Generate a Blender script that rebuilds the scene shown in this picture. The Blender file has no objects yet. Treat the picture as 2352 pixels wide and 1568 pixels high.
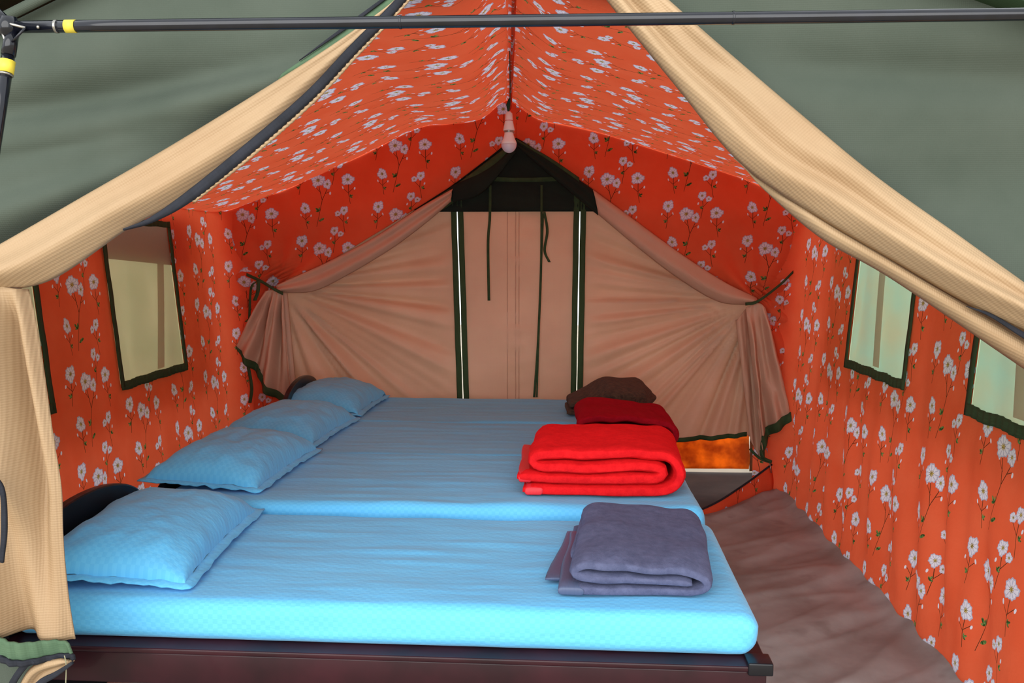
import bpy, bmesh, math, random
from mathutils import Vector, noise, Matrix
random.seed(7)
scene = bpy.context.scene
C = scene.collection
PI = math.pi

# ------------------------------------------------------------------ camera
FPX, PITCH, YAW, HC = 2100.0, .0998, .0470, 1.447
cam_d = bpy.data.cameras.new('camera')
cam_d.sensor_width = 36.0
cam_d.lens = FPX / 2352 * 36.0
cam = bpy.data.objects.new('camera', cam_d)
cam.location = (0, 0, HC)
cam.rotation_euler = (PI / 2 - PITCH, 0, YAW)
C.objects.link(cam)
scene.camera = cam

# ------------------------------------------------------------------ light
world = bpy.data.worlds.new('overcast_sky')
scene.world = world
world.use_nodes = True
bg = world.node_tree.nodes['Background']
bg.inputs['Color'].default_value = (0.93, 0.97, 1.0, 1)
bg.inputs['Strength'].default_value = 0.95
fill_d = bpy.data.lights.new('front_fill', 'SUN')      # sun lamp added low behind the camera for soft neutral light inside
fill_d.energy = 2.4
fill_d.angle = math.radians(75)
fill_d.color = (1.0, .985, .96)
fill = bpy.data.objects.new('front_fill', fill_d)
fill.rotation_euler = (math.radians(79), 0, math.radians(-8))
C.objects.link(fill)
vs = scene.view_settings
vs.view_transform = 'Standard'
vs.look = 'None'
vs.gamma = 1.0
vs.use_curve_mapping = False
vs.exposure = 0.80
scene.cycles.max_bounces = 6
scene.cycles.diffuse_bounces = 4
scene.cycles.transparent_max_bounces = 8
scene.cycles.adaptive_threshold = .025


# ------------------------------------------------------------------ helpers
def ray(px, py):
    a = (px - 1176) / FPX
    b = -(py - 784) / FPX
    fw = math.cos(PITCH) + b * math.sin(PITCH)
    up = -math.sin(PITCH) + b * math.cos(PITCH)
    return Vector((a * math.cos(YAW) - fw * math.sin(YAW), a * math.sin(YAW) + fw * math.cos(YAW), up))


def at(px, py, Y):
    """the point of the plane y = Y that was measured at pixel (px, py)"""
    d = ray(px, py)
    return d * (Y / d.y) + Vector((0, 0, HC))


def atX(px, py, X):
    d = ray(px, py)
    return d * (X / d.x) + Vector((0, 0, HC))


def atZ(px, py, Z):
    d = ray(px, py)
    return d * ((Z - HC) / d.z) + Vector((0, 0, HC))


def nz(x, y=0., z=0.):
    return noise.noise(Vector((x, y, z)))


def lerp(a, b, t):
    return a + (b - a) * t


def clamp(x, a=0., b=1.):
    return max(a, min(b, x))


def sstep(a, b, x):
    t = clamp((x - a) / (b - a))
    return t * t * (3 - 2 * t)


def interp(xs, ys, x):
    if x <= xs[0]:
        return ys[0]
    for i in range(1, len(xs)):
        if x <= xs[i]:
            return lerp(ys[i - 1], ys[i], (x - xs[i - 1]) / (xs[i] - xs[i - 1]))
    return ys[-1]


def crom(pts, n):
    """n points along a Catmull-Rom curve through pts (equal steps of arc length)"""
    P = [Vector(p) for p in pts]
    P = [P[0] * 2 - P[1]] + P + [P[-1] * 2 - P[-2]]
    out = []
    for i in range(1, len(P) - 2):
        for k in range(24):
            t = k / 24
            a, b, c, d = P[i - 1], P[i], P[i + 1], P[i + 2]
            out.append(.5 * ((2 * b) + (c - a) * t + (2 * a - 5 * b + 4 * c - d) * t * t + (3 * b - a - 3 * c + d) * t ** 3))
    out.append(P[-2])
    L = [0]
    for i in range(1, len(out)):
        L.append(L[-1] + (out[i] - out[i - 1]).length)
    res, j = [], 0
    for k in range(n):
        s = L[-1] * k / (n - 1)
        while j < len(L) - 2 and L[j + 1] < s:
            j += 1
        t = (s - L[j]) / max(1e-9, L[j + 1] - L[j])
        res.append(out[j].lerp(out[j + 1], clamp(t)))
    return res


def mesh_obj(name, verts, faces, mat, parent=None, uvs=None, smooth=True, solid=0, kind=None):
    me = bpy.data.meshes.new(name)
    me.from_pydata([tuple(v) for v in verts], [], faces)
    if uvs is not None:
        lay = me.uv_layers.new(name='UVMap')
        for lp in me.loops:
            lay.data[lp.index].uv = uvs[lp.vertex_index]
    if smooth:
        me.polygons.foreach_set('use_smooth', [True] * len(me.polygons))
    me.materials.append(mat)
    me.update()
    o = bpy.data.objects.new(name, me)
    C.objects.link(o)
    if parent:
        o.parent = parent
    if solid:
        s = o.modifiers.new('thickness', 'SOLIDIFY')
        s.thickness = solid
        s.offset = 0
    if kind:
        o['kind'] = kind
    return o


def grid(name, fn, us, vs_, mat, parent=None, skip=None, uv=None, solid=0, kind=None):
    """surface through fn(u, v) for the values us x vs_"""
    V, F, T = [], [], []
    nv = len(vs_)
    for u in us:
        for v in vs_:
            p = fn(u, v)
            V.append(p)
            T.append(uv(u, v, p) if uv else (u, v))
    for i in range(len(us) - 1):
        for j in range(nv - 1):
            if skip and skip(.5 * (us[i] + us[i + 1]), .5 * (vs_[j] + vs_[j + 1])):
                continue
            F.append((i * nv + j, (i + 1) * nv + j, (i + 1) * nv + j + 1, i * nv + j + 1))
    return mesh_obj(name, V, F, mat, parent, T, True, solid, kind)


def lin(a, b, n):
    return [a + (b - a) * i / (n - 1) for i in range(n)]


def tag(o, label, cat, group=None):
    o['label'] = label
    o['category'] = cat
    if group:
        o['group'] = group
    return o


def thing(name, label, cat, loc=(0, 0, 0), group=None):
    o = bpy.data.objects.new(name, None)
    o.location = loc
    o.empty_display_size = .1
    C.objects.link(o)
    return tag(o, label, cat, group)


def struct_empty(name):
    o = bpy.data.objects.new(name, None)
    C.objects.link(o)
    o['kind'] = 'structure'
    return o


def tube(name, pts, r, mat, parent=None, seg=10, cap=True, rfun=None):
    V, F, T = [], [], []
    pts = [Vector(p) for p in pts]
    n = len(pts)
    up = None
    L = 0
    for i, p in enumerate(pts):
        d = (pts[min(i + 1, n - 1)] - pts[max(i - 1, 0)]).normalized()
        if up is None:
            up = d.orthogonal().normalized()
        up = (up - d * up.dot(d)).normalized()
        sd = d.cross(up)
        if i:
            L += (p - pts[i - 1]).length
        rr = rfun(i / (n - 1)) if rfun else r
        for k in range(seg):
            a = 2 * PI * k / seg
            V.append(p + (up * math.cos(a) + sd * math.sin(a)) * rr)
            T.append((k / seg * .1, L))
    for i in range(n - 1):
        for k in range(seg):
            k2 = (k + 1) % seg
            F.append((i * seg + k, i * seg + k2, (i + 1) * seg + k2, (i + 1) * seg + k))
    if cap:
        F.append(tuple(range(seg - 1, -1, -1)))
        F.append(tuple((n - 1) * seg + k for k in range(seg)))
    return mesh_obj(name, V, F, mat, parent, T)


def strap(name, pts, w, mat, parent=None, side=(1, 0, 0), th=.002, n=24):
    """flat ribbon of width w along pts, wide in the direction side"""
    P = crom(pts, n)
    sd = Vector(side).normalized() * (w / 2)
    V, F, T = [], [], []
    L = 0
    for i, p in enumerate(P):
        if i:
            L += (p - P[i - 1]).length
        V += [p - sd, p + sd]
        T += [(0, L), (w, L)]
    for i in range(n - 1):
        F.append((2 * i, 2 * i + 1, 2 * i + 3, 2 * i + 2))
    return mesh_obj(name, V, F, mat, parent, T, True, th)


def lathe(name, prof, mat, parent=None, seg=28, loc=(0, 0, 0)):
    V, F = [], []
    for r, z in prof:
        for k in range(seg):
            a = 2 * PI * k / seg
            V.append((r * math.cos(a), r * math.sin(a), z))
    for i in range(len(prof) - 1):
        for k in range(seg):
            k2 = (k + 1) % seg
            F.append((i * seg + k, i * seg + k2, (i + 1) * seg + k2, (i + 1) * seg + k))
    F.append(tuple(range(seg - 1, -1, -1)))
    F.append(tuple((len(prof) - 1) * seg + k for k in range(seg)))
    o = mesh_obj(name, V, F, mat, parent)
    o.location = loc
    return o


def rbox(name, lo, hi, r, mat, parent=None, step=.1, er=4, disp=None):
    """rounded box: surface of a box pushed to radius r round an inner box; disp(p, n) moves the points"""
    lo, hi = Vector(lo), Vector(hi)
    ax = []
    for k in range(3):
        a, b = lo[k], hi[k]
        edge = [r * i / er for i in range(er)]
        m = max(1, int((b - a - 2 * r) / step))
        mid = [a + r + (b - a - 2 * r) * i / m for i in range(m + 1)]
        ax.append([a + e for e in edge] + mid + [b - e for e in reversed(edge)])
    V, F, T, key = [], [], [], {}

    def vert(p):
        kk = tuple(round(c, 6) for c in p)
        if kk in key:
            return key[kk]
        q = Vector([clamp(p[k], lo[k] + r, hi[k] - r) for k in range(3)])
        d = p - q
        if d.length > 1e-9:
            nrm = d.normalized()
            o = q + nrm * r
        else:
            nrm = Vector((0, 0, 1))
            o = p.copy()
        if disp:
            o = disp(o, nrm)
        key[kk] = len(V)
        V.append(o)
        if abs(nrm.z) > .7:
            T.append((p.x, p.y))
        elif abs(nrm.y) > .7:
            T.append((p.x, (lo.y - (hi.z - p.z)) if nrm.y < 0 else (hi.y + hi.z - p.z)))
        else:
            T.append(((lo.x - (hi.z - p.z)) if nrm.x < 0 else (hi.x + hi.z - p.z), p.y))
        return key[kk]
    for k in range(3):
        i, j = (k + 1) % 3, (k + 2) % 3
        for side in (0, 1):
            for a in range(len(ax[i]) - 1):
                for b in range(len(ax[j]) - 1):
                    f = []
                    for (da, db) in ((0, 0), (1, 0), (1, 1), (0, 1)):
                        p = Vector((0, 0, 0))
                        p[k] = hi[k] if side else lo[k]
                        p[i] = ax[i][a + da]
                        p[j] = ax[j][b + db]
                        f.append(vert(p))
                    F.append(tuple(f) if side else tuple(reversed(f)))
    return mesh_obj(name, V, F, mat, parent, T)


# ------------------------------------------------------------------ materials
def srgb(r, g, b):
    def c(v):
        v /= 255.
        return v / 12.92 if v <= .04045 else ((v + .055) / 1.055) ** 2.4
    return (c(r), c(g), c(b), 1)


class NT:
    def __init__(s, tree):
        s.t = tree
        s.n = tree.nodes
        s.l = tree.links

    def set(s, node, i, v):
        if v is None:
            return
        if isinstance(v, bpy.types.NodeSocket):
            s.l.new(v, node.inputs[i])
        else:
            node.inputs[i].default_value = v

    def m(s, op, a, b=None, c=None, cl=False):
        n = s.n.new('ShaderNodeMath')
        n.operation = op
        n.use_clamp = cl
        s.set(n, 0, a)
        s.set(n, 1, b)
        s.set(n, 2, c)
        return n.outputs[0]

    def vm(s, op, a, b=None, scale=None):
        n = s.n.new('ShaderNodeVectorMath')
        n.operation = op
        s.set(n, 0, a)
        s.set(n, 1, b)
        if scale is not None:
            s.set(n, 3, scale)
        return n.outputs[1] if op in ('DOT_PRODUCT', 'LENGTH', 'DISTANCE') else n.outputs[0]

    def mix(s, f, a, b):
        n = s.n.new('ShaderNodeMix')
        n.data_type = 'RGBA'
        s.set(n, 0, f)
        s.set(n, 6, a)
        s.set(n, 7, b)
        return n.outputs[2]

    def sep(s, v):
        n = s.n.new('ShaderNodeSeparateXYZ')
        s.set(n, 0, v)
        return n.outputs

    def comb(s, x, y, z=0.):
        n = s.n.new('ShaderNodeCombineXYZ')
        s.set(n, 0, x)
        s.set(n, 1, y)
        s.set(n, 2, z)
        return n.outputs[0]

    def mapping(s, v, loc, rot, sc):
        n = s.n.new('ShaderNodeMapping')
        n.vector_type = 'TEXTURE'
        s.set(n, 0, v)
        n.inputs[1].default_value = (loc[0], loc[1], 0)
        n.inputs[2].default_value = (0, 0, rot)
        n.inputs[3].default_value = (sc[0], sc[1], 1)
        return n.outputs[0]

    def noise(s, v, scale, detail=3, rough=.55):
        n = s.n.new('ShaderNodeTexNoise')
        s.set(n, 'Vector', v)
        n.inputs['Scale'].default_value = scale
        n.inputs['Detail'].default_value = detail
        n.inputs['Roughness'].default_value = rough
        return n.outputs[0]

    def uv(s):
        return s.n.new('ShaderNodeUVMap').outputs[0]

    def objco(s):
        return s.n.new('ShaderNodeTexCoord').outputs['Object']

    def ramp(s, f, lo, hi, a=0., b=1.):
        n = s.n.new('ShaderNodeMapRange')
        s.set(n, 0, f)
        n.inputs[1].default_value = lo
        n.inputs[2].default_value = hi
        n.inputs[3].default_value = a
        n.inputs[4].default_value = b
        return n.outputs[0]

    def bump(s, h, strength, dist=.01):
        n = s.n.new('ShaderNodeBump')
        n.inputs['Strength'].default_value = strength
        n.inputs['Distance'].default_value = dist
        s.set(n, 'Height', h)
        return n.outputs[0]


def new_mat(name):
    m = bpy.data.materials.new(name)
    m.use_nodes = True
    t = NT(m.node_tree)
    p = m.node_tree.nodes['Principled BSDF']
    return m, t, p


def translucent_mix(m, t, p, col, fac, normal=None):
    out = m.node_tree.nodes['Material Output']
    tr = t.n.new('ShaderNodeBsdfTranslucent')
    t.set(tr, 0, col)
    if normal:
        t.set(tr, 1, normal)
    mx = t.n.new('ShaderNodeMixShader')
    mx.inputs[0].default_value = fac
    t.l.new(p.outputs[0], mx.inputs[1])
    t.l.new(tr.outputs[0], mx.inputs[2])
    t.l.new(mx.outputs[0], out.inputs[0])


def weave_height(t, uv, sx, sy):
    x, y, _ = t.sep(uv)
    a = t.m('SINE', t.m('MULTIPLY', x, sx))
    b = t.m('SINE', t.m('MULTIPLY', y, sy))
    return t.m('ADD', a, b)


def cloth(name, col, col2=None, trans=0., rough=.85, weave=(1500, 1500), bump=.15, mott=6., sheen=.0, mottw=(.35, .65)):
    m, t, p = new_mat(name)
    uv = t.uv()
    c2 = col2 or tuple(c * .86 for c in col[:3]) + (1,)
    f = t.ramp(t.noise(uv, mott, 4), mottw[0], mottw[1])
    c = t.mix(f, col, c2)
    t.set(p, 'Base Color', c)
    p.inputs['Roughness'].default_value = rough
    p.inputs['Specular IOR Level'].default_value = .25
    if sheen:
        p.inputs['Sheen Weight'].default_value = sheen
    h = weave_height(t, uv, *weave)
    b = t.bump(h, bump, .001)
    t.set(p, 'Normal', b)
    if trans:
        translucent_mix(m, t, p, c, trans, b)
    return m


def floral(name, base, base2, trans):
    """orange cloth printed with sprigs of white flowers; the print repeats in a half-drop of W x H metres"""
    m, t, p = new_mat(name)
    uv = t.uv()
    W, H = .46, .40
    white, yellow, green, dark = [], [], [], []
    shade = []

    def local(off):
        q = t.vm('SUBTRACT', uv, (off[0], off[1], 0))
        x, y, _ = t.sep(q)
        col = t.m('ROUND', t.m('DIVIDE', x, W))
        lx = t.m('SUBTRACT', x, t.m('MULTIPLY', col, W))
        y2 = t.m('MULTIPLY_ADD', t.m('MODULO', t.m('ABSOLUTE', col), 2.), .5 * H, y)
        row = t.m('ROUND', t.m('DIVIDE', y2, H))
        ly = t.m('SUBTRACT', y2, t.m('MULTIPLY', row, H))
        return t.comb(lx, ly)

    def flower(q, c, r, rot, squash=.85):
        v = t.mapping(q, c, rot, (r * 1.14, r * 1.14 * squash))
        x, y, _ = t.sep(v)
        rr = t.vm('LENGTH', v)
        th = t.m('ARCTAN2', y, x)
        a = t.m('MULTIPLY_ADD', t.m('COSINE', t.m('MULTIPLY', th, 5.)), .075, .90)
        a = t.m('MULTIPLY_ADD', t.m('SINE', t.m('MULTIPLY', th, 13.)), .045, a)
        a = t.m('MULTIPLY_ADD', t.m('COSINE', t.m('MULTIPLY_ADD', th, 3., 1.)), .07, a)
        d = t.m('DIVIDE', rr, a)
        white.append(t.m('LESS_THAN', d, 1.))
        yellow.append(t.m('LESS_THAN', t.m('MULTIPLY_ADD', t.m('SINE', t.m('MULTIPLY', th, 9.)), .09, rr), .24))
        s1 = t.m('GREATER_THAN', d, .86)
        s2 = t.m('MULTIPLY', t.m('GREATER_THAN', t.m('SINE', t.m('MULTIPLY', th, 10.)), .72), t.m('LESS_THAN', d, .8))
        shade.append(t.m('MULTIPLY', t.m('LESS_THAN', d, 1.), t.m('MAXIMUM', s1, s2)))

    def ell(q, c, sx, sy, rot, lst):
        v = t.mapping(q, c, rot, (sx, sy))
        lst.append(t.m('LESS_THAN', t.vm('LENGTH', v), 1.))

    def seg(q, a, b, w=.0016):
        ba = (b[0] - a[0], b[1] - a[1], 0)
        L2 = ba[0] ** 2 + ba[1] ** 2
        pa = t.vm('SUBTRACT', q, (a[0], a[1], 0))
        h = t.m('MULTIPLY', t.vm('DOT_PRODUCT', pa, ba), 1 / L2, cl=True)
        d = t.vm('LENGTH', t.vm('SUBTRACT', pa, t.vm('SCALE', ba, scale=h)))
        dark.append(t.m('LESS_THAN', d, w))

    def cluster(q, c, s, rot):
        for dr, ds in ((-.9, .8), (0., 1.), (.8, .7)):
            r = rot + dr
            ell(q, (c[0] + math.cos(r) * s * ds, c[1] + math.sin(r) * s * ds), s * ds, s * .42 * ds, r, green)

    def sprigA(off, k, mx):
        q = local(off)
        P = lambda x, y: (x * k * mx, y * k)
        flower(q, P(-.02, .105), .040 * k, .4 * mx)
        flower(q, P(.034, .083), .027 * k, 1.3 * mx)
        seg(q, P(-.015, .07), P(.002, -.01))
        seg(q, P(.036, .06), P(.002, -.01))
        seg(q, P(.002, -.01), P(-.012, -.07))
        seg(q, P(-.012, -.07), P(-.035, -.165), .0013)
        seg(q, P(-.004, .03), P(-.03, .06), .0012)
        seg(q, P(.022, .028), P(.045, .038), .0012)
        ell(q, P(-.034, .07), .010 * k, .0045 * k, 1.4, white)
        ell(q, P(.050, .030), .009 * k, .005 * k, 1.4, white)
        cluster(q, P(-.018, -.075), .014 * k, (2.4 if mx > 0 else .7))
        ell(q, P(-.006, -.125), .018 * k, .0065 * k, .5 * mx, green)

    def sprigB(off, k, mx, rot=.2):
        q = local(off)
        P = lambda x, y: (x * k * mx, y * k)
        flower(q, P(0, .055), .037 * k, rot)
        seg(q, P(.004, .025), P(.004, -.035))
        seg(q, P(.004, -.035), P(.012, -.085), .0013)
        seg(q, P(.004, -.02), P(.036, .008), .0012)
        seg(q, P(.004, -.025), P(-.026, .002), .0012)
        ell(q, P(.040, .004), .008 * k, .005 * k, 1.3, white)
        ell(q, P(-.030, .008), .009 * k, .004 * k, 1.9, white)
        cluster(q, P(.010, -.045), .011 * k, (.5 if mx > 0 else 2.6))

    def sprigC(off, k, mx):
        q = local(off)
        P = lambda x, y: (x * k * mx, y * k)
        flower(q, P(.014, .045), .026 * k, .9)
        flower(q, P(-.024, .026), .018 * k, .3)
        seg(q, P(.012, .025), P(.008, -.02))
        seg(q, P(-.022, .012), P(.008, -.02), .0012)
        seg(q, P(.008, -.02), P(.02, -.085), .0013)
        ell(q, P(.036, .0), .008 * k, .0045 * k, 1.2, white)
        cluster(q, P(.022, -.03), .010 * k, 1.0)

    sprigA((0, 0), 1.0, 1)
    sprigB((.155, .055), 1.0, 1)
    sprigC((.085, .165), 1.0, -1)
    sprigB((-.125, .10), .92, -1, 1.0)
    sprigC((.115, -.115), 1.0, 1)
    sprigB((-.10, -.105), .85, 1, 2.0)

    def mx(l):
        a = l[0]
        for b in l[1:]:
            a = t.m('MAXIMUM', a, b)
        return a
    f = t.ramp(t.noise(uv, 5., 3), .3, .7)
    c = t.mix(f, base, base2)
    c = t.mix(mx(dark), c, srgb(88, 52, 30))
    gcol = t.mix(t.ramp(t.noise(uv, 90., 1), .4, .6), srgb(40, 74, 36), srgb(118, 150, 84))
    c = t.mix(mx(green), c, gcol)
    c = t.mix(mx(white), c, srgb(226, 226, 238))
    c = t.mix(mx(shade), c, srgb(182, 184, 208))
    ycol = t.mix(t.ramp(t.noise(uv, 200., 1), .4, .6), srgb(120, 100, 48), srgb(196, 176, 96))
    c = t.mix(mx(yellow), c, ycol)
    t.set(p, 'Base Color', c)
    p.inputs['Roughness'].default_value = .9
    p.inputs['Specular IOR Level'].default_value = .15
    h = t.noise(uv, 14., 4)
    b = t.bump(h, .25, .02)
    t.set(p, 'Normal', b)
    translucent_mix(m, t, p, c, trans, b)
    return m


def plain(name, col, rough=.5, metal=0., col2=None, scale=8., bump=0., spec=.5, coat=0.):
    m, t, p = new_mat(name)
    co = t.objco()
    c2 = col2 or tuple(c * .75 for c in col[:3]) + (1,)
    n = t.noise(co, scale, 4)
    t.set(p, 'Base Color', t.mix(t.ramp(n, .35, .65), col, c2))
    p.inputs['Roughness'].default_value = rough
    p.inputs['Metallic'].default_value = metal
    p.inputs['Specular IOR Level'].default_value = spec
    p.inputs['Coat Weight'].default_value = coat
    if bump:
        t.set(p, 'Normal', t.bump(n, bump, .01))
    return m


def blue_sheet():
    m, t, p = new_mat('blue_checked_sheet')
    uv = t.uv()
    v = t.vm('MULTIPLY', uv, (82., 82., 0))
    ch = t.n.new('ShaderNodeTexChecker')
    t.set(ch, 'Vector', v)
    ch.inputs['Scale'].default_value = 1.0
    f = ch.outputs['Fac']
    f2 = t.ramp(t.noise(uv, 3., 3), .3, .7)
    a = t.mix(f2, srgb(104, 194, 240), srgb(98, 188, 236))
    b = t.mix(f2, srgb(97, 188, 237), srgb(91, 182, 233))
    t.set(p, 'Base Color', t.mix(f, a, b))
    p.inputs['Roughness'].default_value = .75
    p.inputs['Specular IOR Level'].default_value = .3
    p.inputs['Sheen Weight'].default_value = .15
    bm = t.bump(f, .14, .002)
    n = t.n.new('ShaderNodeBump')
    n.inputs['Strength'].default_value = .35
    n.inputs['Distance'].default_value = .012
    t.set(n, 'Height', t.noise(t.vm('MULTIPLY', uv, (3., 9., 0)), 3., 4))
    t.l.new(bm, n.inputs['Normal'])
    t.set(p, 'Normal', n.outputs[0])
    return m


def fleece(name, col, col2, scale=420.):
    m, t, p = new_mat(name)
    co = t.objco()
    f = t.ramp(t.noise(co, 40., 5, .7), .35, .65)
    t.set(p, 'Base Color', t.mix(f, col, col2))
    p.inputs['Roughness'].default_value = 1.
    p.inputs['Specular IOR Level'].default_value = .05
    p.inputs['Sheen Weight'].default_value = .35
    p.inputs['Sheen Tint'].default_value = col
    h = t.m('ADD', t.m('MULTIPLY', t.noise(co, scale, 2), .4), t.noise(co, 45., 3))
    t.set(p, 'Normal', t.bump(h, .5, .006))
    return m


def fur_mat():
    m, t, p = new_mat('brown_fur')
    co = t.objco()
    f = t.noise(t.vm('MULTIPLY', co, (14., 60., 40.)), 2.2, 6, .65)
    t.set(p, 'Base Color', t.mix(t.ramp(f, .3, .7), srgb(32, 20, 14), srgb(92, 66, 46)))
    p.inputs['Roughness'].default_value = .75
    p.inputs['Sheen Weight'].default_value = .03
    t.set(p, 'Normal', t.bump(f, .9, .012))
    return m


def floor_mat():
    m, t, p = new_mat('taupe_groundsheet')
    uv = t.uv()
    f = t.ramp(t.noise(uv, 2.2, 5, .6), .4, .62)
    c = t.mix(f, srgb(160, 164, 164), srgb(134, 134, 132))
    g = t.ramp(t.noise(uv, 5.5, 3), .6, .7)
    c = t.mix(t.m('MULTIPLY', g, .45), c, srgb(108, 102, 98))
    t.set(p, 'Base Color', c)
    p.inputs['Roughness'].default_value = .6
    p.inputs['Specular IOR Level'].default_value = .3
    t.set(p, 'Normal', t.bump(weave_height(t, uv, 2200, 2200), .1, .001))
    return m


def mesh_pane(name, col, clear):
    """fine insect gauze: thin pale threads that let part of the view through"""
    m, t, p = new_mat(name)
    uv = t.uv()
    t.set(p, 'Base Color', t.mix(t.noise(uv, 4., 2), col, tuple(c * .9 for c in col[:3]) + (1,)))
    p.inputs['Roughness'].default_value = .6
    out = m.node_tree.nodes['Material Output']
    tr = t.n.new('ShaderNodeBsdfTransparent')
    tl = t.n.new('ShaderNodeBsdfTranslucent')
    t.set(tl, 0, col)
    a = t.n.new('ShaderNodeMixShader')
    a.inputs[0].default_value = .5
    t.l.new(p.outputs[0], a.inputs[1])
    t.l.new(tl.outputs[0], a.inputs[2])
    b = t.n.new('ShaderNodeMixShader')
    b.inputs[0].default_value = clear
    t.l.new(a.outputs[0], b.inputs[1])
    t.l.new(tr.outputs[0], b.inputs[2])
    t.l.new(b.outputs[0], out.inputs[0])
    return m


M = {}
M['floral'] = floral('orange_floral_cloth', srgb(234, 106, 69), srgb(228, 95, 58), .28)
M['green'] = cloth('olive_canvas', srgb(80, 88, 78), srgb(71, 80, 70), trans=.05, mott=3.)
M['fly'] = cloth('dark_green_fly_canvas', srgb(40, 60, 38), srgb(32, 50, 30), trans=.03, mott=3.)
M['tan'] = cloth('tan_gauze_cloth', srgb(184, 156, 122), srgb(172, 142, 108), trans=.12, weave=(1100, 1100), bump=.25, mott=2.5, rough=.55)
M['tanback'] = cloth('satin_tan_cloth', srgb(226, 194, 168), srgb(216, 182, 156), trans=.35, rough=.40, mott=2.)
M['binding'] = cloth('dark_green_binding', srgb(58, 82, 52), srgb(46, 68, 42), weave=(1800, 1800), mott=20.)
M['hemgreen'] = cloth('green_hem_tape', srgb(88, 112, 86), srgb(74, 98, 74), weave=(1200, 1200), mott=18.)
M['gusset'] = cloth('black_green_gusset', srgb(26, 40, 32), srgb(20, 30, 25), mott=4.)
M['zip'] = cloth('black_zip_tape', srgb(42, 44, 52), srgb(34, 36, 42), weave=(900, 900), mott=20.)
M['blue'] = blue_sheet()
M['floor'] = floor_mat()
M['wood'] = plain('dark_mahogany', srgb(52, 18, 26), .35, 0, srgb(34, 12, 18), 5., .05, .25, .08)
M['black'] = plain('black_lacquered_wood', srgb(20, 20, 26), .3, 0, srgb(14, 14, 18), 5., 0, .3, .1)
M['pole'] = plain('black_enamelled_tube', srgb(20, 22, 32), .16, 0., srgb(13, 15, 22), 20., .0, .4, .15)
M['yellow'] = plain('yellow_tape', srgb(236, 214, 70), .5)
M['white'] = plain('white_plastic', srgb(236, 226, 228), .4, 0, srgb(228, 218, 220), 10.)
M['steel'] = plain('bare_steel', srgb(176, 172, 164), .3, .9)
M['redring'] = plain('red_plastic_ring', srgb(214, 60, 50), .5)
M['cord'] = cloth('dark_green_cord', srgb(30, 62, 44), mott=40.)
M['red'] = fleece('red_fleece', srgb(226, 32, 36), srgb(206, 24, 30))
M['maroon'] = fleece('maroon_fleece', srgb(150, 16, 30), srgb(132, 12, 26))
M['grey'] = fleece('slate_grey_fleece', srgb(92, 96, 124), srgb(76, 80, 106))
M['satingrey'] = cloth('grey_satin_binding', srgb(84, 94, 122), rough=.35, mott=30.)
M['satinred'] = cloth('red_satin_binding', srgb(226, 48, 58), rough=.4, mott=30.)
M['fur'] = fur_mat()
M['gauze'] = mesh_pane('window_gauze', srgb(206, 206, 184), .45)
M['flap'] = cloth('window_flap_canvas', srgb(222, 218, 192), srgb(206, 208, 180), trans=.75, mott=3.)
M['flapR'] = cloth('mint_window_flap_canvas', srgb(206, 240, 226), srgb(226, 230, 208), trans=.85, mott=4.)
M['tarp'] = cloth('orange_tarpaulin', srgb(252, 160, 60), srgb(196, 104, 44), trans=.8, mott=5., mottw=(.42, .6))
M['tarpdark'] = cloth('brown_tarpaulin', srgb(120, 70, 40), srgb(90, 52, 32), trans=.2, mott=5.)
M['earth'] = plain('bare_earth', srgb(196, 184, 164), .95, 0, srgb(180, 168, 146), 2., .2)
M['darkearth'] = plain('dark_brown_earth', srgb(66, 54, 48), .95, 0, srgb(52, 42, 38), 5., .2)  # even brown, much darker than the bare earth

# ------------------------------------------------------------------ the tent shell
YF, YB = 2.0, 5.41          # front and back of the tent
RX = -.28                   # ridge


def XL(z):
    return -1.86 - .15 * z / 1.65


def XR(z):
    return 1.335 + .125 * z / 1.62


ZEL, ZER = 1.665, 1.60      # eaves
ROOF_L = ([0, .05, .12, .20, .36, .56, 1.15, 1.56, 1.735], [2.31, 2.285, 2.225, 2.190, 2.172, 2.135, 1.866, 1.71, ZEL])
ROOF_R = ([0, .05, .12, .20, .36, .60, 1.10, 1.50, 1.74], [2.31, 2.285, 2.235, 2.195, 2.165, 2.108, 1.94, 1.80, ZER])


def smooth_prof(tab):
    P = crom([(a, b, 0) for a, b in zip(*tab)], 160)
    return [p.x for p in P], [p.y for p in P]


PL, PR = smooth_prof(ROOF_L), smooth_prof(ROOF_R)


def roof_z(x):
    d = x - RX
    return interp(PL[0], PL[1], -d) if d < 0 else interp(PR[0], PR[1], d)


# ground
grid('ground', lambda u, v: Vector((u, v, -.03 + .012 * nz(u * 1.5, v * 1.5))), lin(-14, 14, 90), lin(-10, 18, 90), M['earth'], kind='structure')


# floor: groundsheet with folds that run away from the foot of the right wall
def floor_pt(u, v):
    x, y = u, v
    d = XR(0) - x
    k = math.exp(-d / .55)
    p, q = x * .55 - y * .84, x * .84 + y * .55
    ridge = lambda f, g, sd: (1 - abs(nz(p * f, q * g, sd)) * 2.2)
    fold = .030 * k * max(0, ridge(3.4, .7, 3.)) ** 3 + .013 * k * max(0, ridge(8., 1.3, 8.)) ** 3
    fold += .012 * k * nz(p * 2.2, q * .8, 5.) + .004 * max(0, ridge(2.5, 1.2, 15.)) ** 4
    corner = math.hypot(x - 1.33, y - 5.41)
    ang = math.atan2(y - 5.41, x - 1.33)
    fold += .012 * math.exp(-corner / .5) * math.sin(ang * 16)
    rise = .03 * max(0, 1 - d / .10) ** 2
    z = .004 * nz(x * 2, y * 2, 1.) + fold * (.35 + .65 * sstep(0, .15, d)) + rise + .012
    return Vector((x, y, max(.004, z)))


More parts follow.
